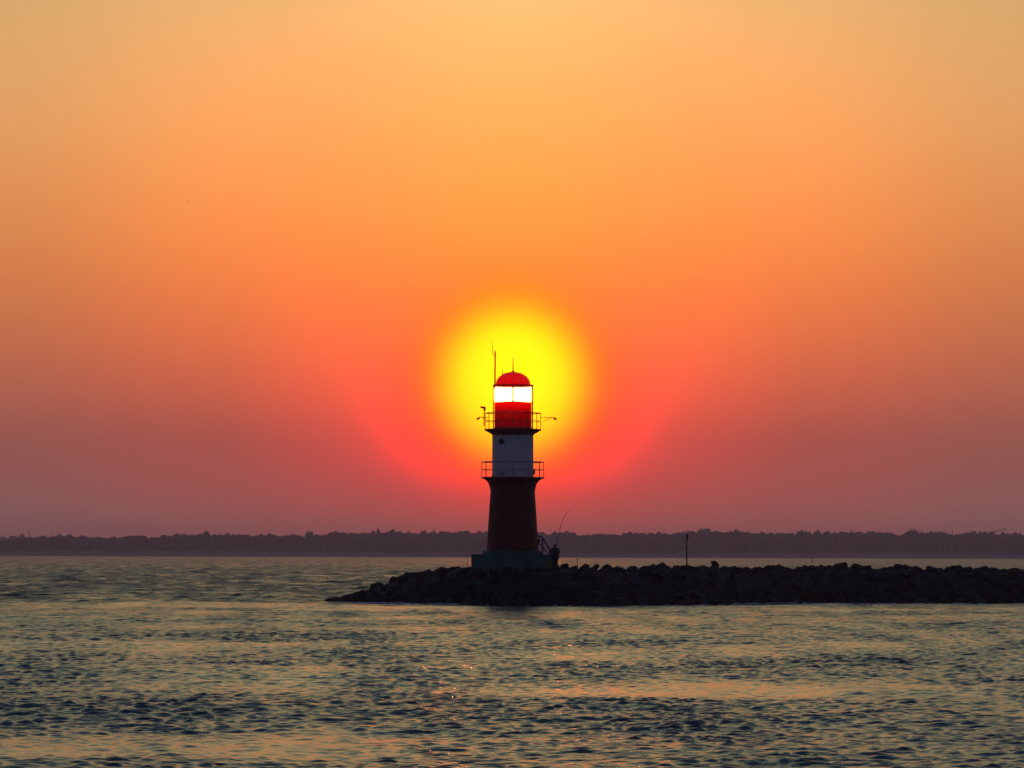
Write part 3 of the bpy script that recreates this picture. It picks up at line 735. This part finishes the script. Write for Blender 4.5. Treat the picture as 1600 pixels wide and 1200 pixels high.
# upper gallery: flared cone and deck
zg = zz(670.6)
part(MB().lathe([(32.25/K, zz(680)), (34.5/K, zz(678)), (44.0/K, zz(672.6)), (44.6/K, zz(672.2)), (44.7/K, zz(671)), (44.3/K, zg), (.01, zg)], 64, cap=False), 'upper_gallery', 'red_metal')
for px in (784, 810):
    x, y, z = on_tower(px, 678.0, 34.6/K); part(MB().box((x, y-.05, z-.02), (.16, .2, .16), bev=.02).tube([(x, y, z), (x, y+.05, z+.2)], .02, 6), 'soffit_lamp', 'black_metal')
railing(43.2/K, zg, zz(645.6), zz(658.2), 'red_metal', t=.021)
# lantern room
zw0 = zz(628.6); zw1 = zz(603.8); rl_ = 29.0/K
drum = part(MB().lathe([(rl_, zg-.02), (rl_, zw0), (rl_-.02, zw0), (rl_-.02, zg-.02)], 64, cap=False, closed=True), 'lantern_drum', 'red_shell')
part(MB().lathe([(rl_+.012, zg), (rl_+.03, zg+.05), (rl_+.012, zg+.1)], 64, cap=False), 'foot_flange', 'red_metal', drum)
for k in range(16):
    a = 2*PI*(k+.5)/16
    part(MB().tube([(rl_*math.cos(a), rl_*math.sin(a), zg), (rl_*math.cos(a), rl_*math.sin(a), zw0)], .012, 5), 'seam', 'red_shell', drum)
for k in range(8):
    a = -PI/2 + 2*PI*k/8
    part(MB().tube([((rl_-.01)*math.cos(a), (rl_-.01)*math.sin(a), zw0-.02), ((rl_-.01)*math.cos(a), (rl_-.01)*math.sin(a), zw1+.02)], .052 if k == 0 else .012, 8), 'mullion', 'red_metal')
    aa = [a + 2*PI/8*j/6 for j in range(7)]
    v = []; f = []
    for q in aa:
        for rr_2 in (rl_-.012, rl_-.022):
            for z_ in (zw0, zw1): v.append((rr_2*math.cos(q), rr_2*math.sin(q), z_))
    for j in range(6):
        p0, p1 = 4*j, 4*j+4
        f += [(p0, p1, p1+1, p0+1), (p0+3, p1+3, p1+2, p0+2), (p0+1, p1+1, p1+3, p0+3), (p0+2, p1+2, p1, p0)]
    f += [(0, 1, 3, 2), (26, 27, 25, 24)]
    part(MB().add(v, f), 'glass_pane', 'glass', smooth=False)
# optic: a ribbed lens, its glow added to stand in for the sun behind
pr = []
nr = 9
for i in range(nr):
    z0 = zw0+.09+(zw1-zw0-.2)*i/nr; z1 = zw0+.09+(zw1-zw0-.2)*(i+1)/nr
    w0 = .62+.14*math.sin(PI*(i+.5)/nr); pr += [(w0-.05, z0), (w0, (z0+z1)/2), (w0-.05, z1-.005)]
part(MB().lathe(pr, 40), 'lens', 'lens')
part(MB().lathe([(.3, zg), (.3, zw0+.03), (.5, zw0+.05)], 24), 'lens_pedestal', 'grey_metal')
# roof
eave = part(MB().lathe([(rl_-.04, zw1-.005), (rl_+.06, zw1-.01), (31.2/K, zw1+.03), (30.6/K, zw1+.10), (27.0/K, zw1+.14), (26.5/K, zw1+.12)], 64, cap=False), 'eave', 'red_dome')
R0 = 26.6; zt = 581.3; z0p = 601.0
dome = []
for i in range(15):
    t_ = i/14*PI/2; dome.append((max(.01, R0/K*math.cos(t_)), zz(z0p) + (zz(zt)-zz(z0p))*math.sin(t_)))
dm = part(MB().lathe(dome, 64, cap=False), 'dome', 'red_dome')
for k in range(12):
    a = 2*PI*k/12
    part(MB().tube([(r_*1.004*math.cos(a), r_*1.004*math.sin(a), z_) for r_, z_ in dome[:-1]], .012, 5), 'dome_rib', 'red_metal', dm)
for s_ in (1, -1):
    for i in (2, 4, 6, 8, 10):
        r_, z_ = dome[i]
        part(MB().tube([(s_*r_, -.15, z_), (s_*(r_+.10), -.15, z_+.05), (s_*(r_+.10), .15, z_+.05), (s_*r_, .15, z_)], .014, 6), 'dome_rung', 'red_metal', dm)
part(MB().lathe([(.12, zz(zt)-.02), (.1, zz(zt)+.05), (.03, zz(zt)+.07)], 16), 'dome_cap', 'red_metal', dm)
part(MB().tube([(0, 0, zz(zt)), (0, 0, zz(567)), (0, 0, zz(557))], [.045, .03, .014], 8), 'lightning_rod', 'black_metal')
part(MB().tube([(-16.5/K, 0, zz(587.5)), (-16.5/K, 0, zz(578))], .026, 6), 'short_antenna', 'black_metal')
am = part(MB().tube([(-28.3/K, -.1, zz(606)), (-28.0/K, -.1, zz(548.5))], [.05, .045], 8), 'antenna_pole', 'red_metal')
part(MB().tube([(-28.0/K, -.1, zz(556.5)), (-30.5/K, -.1, zz(555)), (-32.2/K, -.1, zz(553.5)), (-32.4/K, -.1, zz(551)), (-32.5/K, -.1, zz(535))], [.022, .022, .022, .022, .014], 6), 'whip_antenna', 'grey_metal', am)
for k, a in enumerate((0, PI, R(62), R(118))):
    rr_2 = 30.7/K; x, y = rr_2*math.cos(a), rr_2*math.sin(a)
    part(MB().tube([(x, y, zg), (x, y, zz(601.5))], .036, 7), 'stanchion', 'red_metal')
part(MB().ring(30.7/K, zz(601.6), .024), 'stanchion_ring', 'red_metal')
# ladder on the right of the drum
ld = MB(); xl = 29.9/K
for yy in (-.32, -.02): ld.tube([(xl, yy, zg), (xl, yy, zz(602))], .016, 6)
lad = part(ld, 'ladder', 'red_metal')
for k in range(10): part(MB().tube([(xl, -.32, zg+.2+.26*k), (xl, -.02, zg+.2+.26*k)], .012, 6), 'rung', 'red_metal', lad)
# floodlights on arms
for s_, xa, xt, yl in ((-1, 37.2, 51.5, 657.5), (1, 47.0, 63.0, 658.5)):
    sg = s_
    fl = part(MB().tube([(sg*xa/K, 0, zz(652.2)), (sg*xt/K, 0, zz(652.0))], .02, 7).tube([(sg*(xa-1)/K, 0, zz(yl+1)), (sg*(xt-2)/K, 0, zz(652.2))], .016, 6).tube([(sg*(xa+6)/K, 0, zz(652)), (sg*(xa+6)/K, 0, zz(655.6))], .012, 6).tube([(sg*43.2/K, 0, zz(652.2)), (sg*(xa+1)/K, 0, zz(652.2))], .018, 6), 'lamp_arm', 'red_metal')
    cx = sg*(xt+3.0)/K; cz = zz(654.2)
    part(MB().tube([(sg*xt/K, 0, zz(652)), (sg*(xt+1.5)/K, 0, zz(652.4)), (cx-sg*.01, 0, zz(653.0))], .025, 7), 'lamp_neck', 'red_metal', fl)
    hd = MB(); n = 16; tiltm = Matrix.Rotation(sg*R(25), 3, 'Y'); v = []; f = []
    pf = [(.02, .07), (.07, .06), (.125, -.03), (.13, -.06), (.11, -.062), (.02, -.03)]
    for r_, z_ in pf:
        for k in range(n):
            q = tiltm@Vector((r_*math.cos(2*PI*k/n), r_*math.sin(2*PI*k/n), z_)); v.append((cx+q.x, q.y, cz+q.z))
    for i in range(len(pf)-1):
        for k in range(n): f.append((i*n+k, i*n+(k+1) % n, (i+1)*n+(k+1) % n, (i+1)*n+k))
    part(hd.add(v, f), 'lamp_head', 'red_metal', fl)
# camera on a post at the left
xc = -45.0/K
cp = part(MB().tube([(xc, 0, zz(666)), (xc, 0, zz(640))], .032, 8).tube([(xc+.0, 0, zz(662)), (-43.2/K, 0, zz(662))], .015, 6).tube([(xc+.0, 0, zz(649)), (-43.2/K, 0, zz(649))], .015, 6), 'camera_post', 'red_metal')
part(MB().box((xc+.03, 0, zz(639.3)), (3.4/K, .14, 6/K), bev=.01), 'camera_bracket', 'red_metal', cp)
v = [(-52/K, -.08, zz(635)), (-42.6/K, -.08, zz(635.4)), (-42.6/K, -.08, zz(638.8)), (-50.0/K, -.08, zz(638.2))]
v += [(a, .08, c) for a, b_, c in v]
part(MB().add(v, [(0, 3, 2, 1), (4, 5, 6, 7), (0, 1, 5, 4), (1, 2, 6, 5), (2, 3, 7, 6), (3, 0, 4, 7)]), 'camera_head', 'red_metal', cp)
# stair with handrail at the right of the base
def sx(px): return (px-801)/K
ST = MB()
for k in range(5):
    ST.box((sx(848)+.22+.20*k, -1.2, zp-.1-.2*k - .45), (.42, 1.1, 1.0-.02*k))
# (steps run down from the top of the base towards the crest)
st = part(ST, 'stair', 'teal', LH, smooth=False)
for yy in (-1.75, -.65):
    hr = MB().tube([(sx(840), yy, zz(838.3)), (sx(845.5), yy, zz(838.3)), (sx(847), yy, zz(839.5)), (sx(861), yy, zz(862))], .045, 8)
    hr.tube([(sx(842), yy, zz(850)), (sx(845), yy, zz(851)), (sx(857.5), yy, zz(867))], .036, 8)
    hr.tube([(sx(847.4), yy, zz(840)), (sx(847.6), yy, zp-.1)], .042, 8)
    hr.tube([(sx(860.5), yy, zz(861.5)), (sx(860.5), yy, zz(876))], .03, 8)
    part(hr, 'stair_handrail', 'blue_metal', st)

#@@SMALL
# ------------------------------------------------------------------ tall pole on the breakwater
DPo = DC(1073); b_ = P(1073, 886, DPo); H = P(1073, 834, DPo).z-b_.z+.3
o = empty('marker_pole', (b_.x, DPo, b_.z-.3))
MB().tube([(0, 0, 0), (0, 0, H)], [.05, .036], 10).build('pole', M['black_metal'], o, True)
MB().box((.045, 0, H-.17), (.10, .14, .30), bev=.01).build('signal_box', M['black_metal'], o)
MB().lathe([(.09, .0), (.09, .34), (.05, .36)], 12).build('foot', M['black_metal'], o, True)
tag(o, 'tall thin dark pole with a small box at its top on the breakwater crest', 'pole')
DPo = DC(902)-.3; b_ = P(902, 885, DPo); H = P(902, 873.5, DPo).z-b_.z+.15
o = empty('short_post', (b_.x, DPo, b_.z-.15))
MB().tube([(0, 0, 0), (0, 0, H)], .026, 8).build('pole', M['grey_metal'], o, True)
MB().lathe([(.01, H-.06), (.045, H-.05), (.045, H), (.01, H+.02)], 10).build('cap', M['black_metal'], o, True)
tag(o, 'short thin post among the crest boulders right of the fisherman', 'post')
# navigation marks far out
def seamark(px, ytop, ybase, label, m, name):
    dn = (P(px, ybase, 100).z-CAM_H)/100; Y = -CAM_H/dn; m_ = Y/F; H = (ybase-ytop)*m_
    root = empty(name, ((px-800)/F*Y, Y, 0))
    MB().lathe([(.1, -.4), (.75*m_*1.6, -.1), (.75*m_*1.6, H*.25), (.5*m_, H*.32)], 16).build('float', M[m], root, True)
    MB().tube([(0, 0, H*.3), (0, 0, H*.8)], [.32*m_, .22*m_], 8).build('pillar', M[m], root, True)
    MB().lathe([(.02, H*.78), (.7*m_, H*.8), (.7*m_, H*.95), (.1, H)], 12).build('topmark', M[m], root, True)
    tag(root, label, 'buoy')
seamark(731.5, 874, 884, 'small red buoy in the water just left of the lighthouse base', 'buoy', 'buoy')
seamark(1269, 869, 879, 'tiny dark marker buoy far out beyond the breakwater at right', 'black_metal', 'buoy')
# birds
def bird(px, py, Y, span, label, bank=0.0, rz=0.0):
    p = P(px, py, Y); root = empty('bird', p, rz); root.rotation_euler = (0, bank, rz)
    b = MB(); b.tube([(0, -.30*span, 0), (0, -.24*span, .01), (0, -.12*span, .015), (0, .08*span, .01), (0, .26*span, 0)], [.008*span, .045*span, .075*span, .06*span, .012*span], 10)
    b.ball((0, -.25*span, .015), .05*span, 6); b.tube([(0, -.29*span, .01), (0, -.35*span, 0)], [.016*span, .003*span], 6)
    b.add([(-.02*span, .2*span, 0), (.02*span, .2*span, 0), (.06*span, .38*span, 0), (-.06*span, .38*span, 0), (0, .2*span, .015*span)], [(0, 1, 2, 3), (0, 4, 1), (1, 4, 2), (2, 4, 3), (3, 4, 0)])
    b.build('body', M['bird'], root, True)
    for s_ in (1, -1):
        v = []
        for u, zz_, ch in ((0, 0, .11), (.18, .08, .11), (.34, .09, .08), (.5, .03, .015)):
            for dy_, dz in ((-ch, 0), (0, .012), (ch, 0), (0, -.006)): v.append((s_*(u*span+.03*span), (dy_-.04+u*.12)*span, (zz_+dz)*span+.02*span))
        f = []
        for i in range(3):
            for j in range(4): f.append((i*4+j, i*4+(j+1) % 4, i*4+4+(j+1) % 4, i*4+4+j))
        f.append((12, 13, 14, 15)); MB().add(v, f).build('wing', M['bird'], root, True)
    tag(root, label, 'bird')
bird(295, 315, 400, .42, 'lone tiny bird high in the orange sky on the left', rz=.6)
bird(891.2, 877, 275, .34, 'small dark bird flying low over the rocks beside the short post', bank=R(70), rz=.2)

# ------------------------------------------------------------------ fisherman
FY = DL-3.1
ft = P(867.5, 893.5, FY)
PE = empty('person', (ft.x, FY, ft.z), R(-28))
def skin(name, verts, edges, rad, m, parent, sub=2):
    me = bpy.data.meshes.new(name); me.from_pydata(verts, edges, []); o = bpy.data.objects.new(name, me); COL.objects.link(o)
    mo = o.modifiers.new('s', 'SKIN'); mo.use_smooth_shade = True
    for i, r_ in enumerate(rad):
        r_ = r_ if isinstance(r_, tuple) else (r_, r_); me.skin_vertices[0].data[i].radius = r_
    me.skin_vertices[0].data[0].use_root = True
    o.modifiers.new('u', 'SUBSURF').levels = sub; o.modifiers['u'].render_levels = sub
    dg = bpy.context.evaluated_depsgraph_get(); dg.update(); ev = o.evaluated_get(dg); nm = bpy.data.meshes.new_from_object(ev)
    o.modifiers.clear(); o.data = nm; bpy.data.meshes.remove(me); nm.name = name
    nm.materials.clear(); nm.materials.append(m); o.parent = parent; return o
# local frame: faces -y, feet at z=0, 1.70 m tall, leaning slightly back, rod held in both hands in front of the chest
J = dict(pel=(0, .02, .90), wai=(0, .03, 1.05), che=(0, .02, 1.26), nec=(0, -.01, 1.43), nk2=(0, -.03, 1.48), hdc=(0, -.05, 1.57), hdt=(0, -.05, 1.66),
         shl=(.19, .0, 1.38), ell=(.33, -.10, 1.16), wrl=(.10, -.34, 1.20), hal=(.045, -.38, 1.22),
         shr=(-.19, .0, 1.38), elr=(-.33, -.08, 1.17), wrr=(-.08, -.27, 1.05), har=(-.02, -.32, 1.04),
         hpl=(.09, .02, .86), knl=(.10, -.05, .48), anl=(.10, .03, .09), tol=(.12, -.13, .04),
         hpr=(-.09, .02, .86), knr=(-.10, -.04, .48), anr=(-.10, .04, .09), tor=(-.13, -.12, .04))
def body(keys, edges, rad): 
    idx = {k: i for i, k in enumerate(keys)}
    return [J[k] for k in keys], [(idx[a], idx[b]) for a, b in edges], rad
keys = ['pel', 'wai', 'che', 'nec', 'nk2', 'hdc', 'hdt', 'shl', 'ell', 'wrl', 'hal', 'shr', 'elr', 'wrr', 'har', 'hpl', 'knl', 'anl', 'tol', 'hpr', 'knr', 'anr', 'tor']
ed = [('pel', 'wai'), ('wai', 'che'), ('che', 'nec'), ('nec', 'nk2'), ('nk2', 'hdc'), ('hdc', 'hdt'), ('che', 'shl'), ('shl', 'ell'), ('ell', 'wrl'), ('wrl', 'hal'), ('che', 'shr'), ('shr', 'elr'), ('elr', 'wrr'), ('wrr', 'har'),
      ('pel', 'hpl'), ('hpl', 'knl'), ('knl', 'anl'), ('anl', 'tol'), ('pel', 'hpr'), ('hpr', 'knr'), ('knr', 'anr'), ('anr', 'tor')]
rad = [.14, .12, .14, .06, .052, .09, .06, .065, .045, .028, .035, .065, .045, .028, .035, .085, .055, .04, .03, .085, .055, .04, .03]
bd = skin('body', *body(keys, ed, rad), M['skin'], PE)
bo = bd
# fingers curled round the rod
for hk, s_ in (('hal', 1), ('har', -1)):
    h = Vector(J[hk])
    for k in range(4):
        z_ = h.z + .030 - .020*k; L_ = (.9, 1.0, .95, .78)[k]
        MB().tube([(h.x, h.y-.01, z_), (h.x-s_*.02, h.y-.045*L_, z_+.004), (h.x-s_*.05*L_, h.y-.05*L_, z_+.006), (h.x-s_*.058*L_, h.y-.02, z_+.004)], [.010, .0095, .0085, .006], 8).build('finger', M['skin'], bd, True)
    MB().tube([(h.x+s_*.0, h.y+.0, h.z+.02), (h.x-s_*.03, h.y+.01, h.z+.04), (h.x-s_*.045, h.y-.015, h.z+.045)], [.013, .011, .008], 8).build('thumb', M['skin'], bd, True)
fc = MB(); hc = Vector(J['hdc'])
fc.tube([(0, hc.y-.085, hc.z+.02), (0, hc.y-.115, hc.z-.02), (0, hc.y-.095, hc.z-.03)], [.010, .016, .010], 8)
for s_ in (1, -1): fc.ball((s_*.092, hc.y+.01, hc.z), .028, 6, (.4, .8, 1.1))
fc.build('nose_and_ears', M['skin'], bd, True)
ey = MB()
for s_ in (1, -1): ey.ball((s_*.033, hc.y-.083, hc.z+.02), .012, 6)
ey.build('eyes', M['window'], bd, True)
MB().tube([(-.025, hc.y-.088, hc.z-.052), (0, hc.y-.096, hc.z-.054), (.025, hc.y-.088, hc.z-.052)], .006, 6).build('mouth', M['red_dark'], bd, True)
J2 = dict(J); J.update(pel=(0, .02, .80), nec=(0, -.01, 1.44))
kj = ['che', 'wai', 'pel', 'nec', 'shl', 'ell', 'wrl', 'shr', 'elr', 'wrr']
ej = [('che', 'wai'), ('wai', 'pel'), ('che', 'nec'), ('che', 'shl'), ('shl', 'ell'), ('ell', 'wrl'), ('che', 'shr'), ('shr', 'elr'), ('elr', 'wrr')]
skin('jacket', *body(kj, ej, [(.23, .19), (.22, .18), (.215, .19), (.095, .095), .125, .105, .065, .125, .105, .065]), M['jacket'], PE)
J.update(J2)
kt = ['pel', 'hpl', 'knl', 'anl', 'hpr', 'knr', 'anr']; et = [('pel', 'hpl'), ('hpl', 'knl'), ('knl', 'anl'), ('pel', 'hpr'), ('hpr', 'knr'), ('knr', 'anr')]
skin('trousers', *body(kt, et, [.17, .13, .105, .085, .13, .105, .085]), M['trousers'], PE)
for s_, q in ((1, 'l'), (-1, 'r')):
    a, t_ = Vector(J['an'+q]), Vector(J['to'+q])
    MB().tube([a+Vector((0, .07, -.05)), a+Vector((0, 0, -.045)), t_+Vector((0, 0, .0)), t_+Vector((0, -.05, -.005))], [.045, .055, .05, .03], 12).tube([a+Vector((0, 0, -.04)), a+Vector((0, 0, .1))], [.055, .06], 12).build('boot', M['black_metal'], PE, True)
# hood / woollen hat
MB().lathe([(.095, -.02), (.104, .03), (.098, .07), (.075, .11), (.04, .135), (.01, .14)], 20, c=(0, hc.y+.01, hc.z), cap=False).build('hat', M['jacket'], PE, True)
MB().lathe([(.09, -.05), (.115, -.02), (.115, .03), (.09, .05)], 20, c=(0, .0, 1.45), cap=False).build('collar', M['jacket'], PE, True)
tag(PE, 'person in dark hat and jacket standing on the rocks, elbows out, holding a rod', 'person')
# rod, held in both hands
PEm = Matrix.Translation(PE.location)@Matrix.Rotation(R(-28), 4, 'Z')
h1 = PEm@(Vector(J['har'])+Vector((.03, -.03, 0))); h2 = PEm@(Vector(J['hal'])+Vector((-.03, -.03, 0)))
pts = [h1 + (h1-h2)*0.9, h1, h2] + [P(a, b_, FY-.45-.25*i) for i, (a, b_) in enumerate(((869.3, 850), (873.0, 834), (876.5, 821), (880.5, 809.5), (884.5, 802), (888.5, 797.8), (892.5, 795.5)))]
og = h1.copy()
RO = empty('fishing_rod', og)
pl = [p-og for p in pts]
def smooth_pts(p, n=4):
    o_ = []
    for i in range(len(p)-1):
        a, b0_, c, d = p[max(0, i-1)], p[i], p[i+1], p[min(len(p)-1, i+2)]
        for k in range(n):
            t = k/n; o_.append(0.5*((2*b0_)+(c-a)*t+(2*a-5*b0_+4*c-d)*t*t+(3*b0_-a-3*c+d)*t**3))
    o_.append(p[-1]); return o_
sp = smooth_pts(pl); ns_ = len(sp)
MB().tube(sp, [.024-.015*i/(ns_-1) for i in range(ns_)], 8).build('blank', M['rod'], RO, True)
MB().tube(sp[0:12], .024, 10).build('grip', M['black_metal'], RO, True)
rp = sp[9]
MB().tube([rp+Vector((0, -.02, 0)), rp+Vector((.03, -.09, -.01))], .012, 8).tube([rp+Vector((-.04, -.11, -.01)), rp+Vector((.08, -.11, -.01))], [.045, .04], 14).tube([rp+Vector((.08, -.11, -.01)), rp+Vector((.12, -.11, -.01)), rp+Vector((.12, -.11, .05))], .007, 6).build('reel', M['black_metal'], RO, True)
for i in range(14, ns_, 3):
    MB().tube([sp[i], sp[i]+Vector((0, -.035, -.0))], .006, 5).build('line_guide', M['rod'], RO)
tag(RO, 'long thin fishing rod bending over to the right at its tip, held by the person', 'fishing rod')
# yellow bucket beside him
b_ = P(857.5, 885.5, FY+.25); bu = empty('bucket', (b_.x, FY+.25, b_.z))
MB().lathe([(.14, 0), (.19, .36), (.205, .365), (.205, .39), (.185, .385), (.135, .02), (.01, .02)], 28, cap=False).lathe([(.01, .0), (.14, 0)], 28, cap=False).build('pail', M['yellow'], bu, True)
MB().ring(.2, .3, .006, 24, 0, PI).build('handle', M['grey_metal'], bu, True)
tag(bu, 'dull yellow bucket standing on the rocks at the person\'s left against the lighthouse base', 'bucket')
# flat stones they stand on
for (x_, y_, z_, w_) in ((ft.x, FY, ft.z, .62), (b_.x-.1, FY+.35, b_.z, .5)):
    o = boulder(x_, y_, z_-.27, w_, .55, .28, 'flat-topped boulder under the fisherman\'s feet' if x_ == ft.x else 'flat-topped boulder under the yellow bucket', None, rz=0, tx=0); o.rotation_euler = (0, 0, 0)
print('boulders', nb)

#@@HAZE
def haze(dens, col, aniso):
    m = bpy.data.materials.new('haze_air'); m.use_nodes = True; nt = m.node_tree; nt.nodes.clear()
    out = nt.nodes.new('ShaderNodeOutputMaterial'); pv = nt.nodes.new('ShaderNodeVolumePrincipled')
    pv.inputs['Color'].default_value = (*col, 1); pv.inputs['Density'].default_value = dens; pv.inputs['Anisotropy'].default_value = aniso
    nt.links.new(pv.outputs[0], out.inputs['Volume'])
    b = MB().box((0, 3500, 21.0), (9000, 8200, 50.0)); o = b.build('haze', m); tag(o, kind='stuff')
HAZE = (1.4e-4, (0.80, 0.71, 1.0), 0.53)
haze(*HAZE)
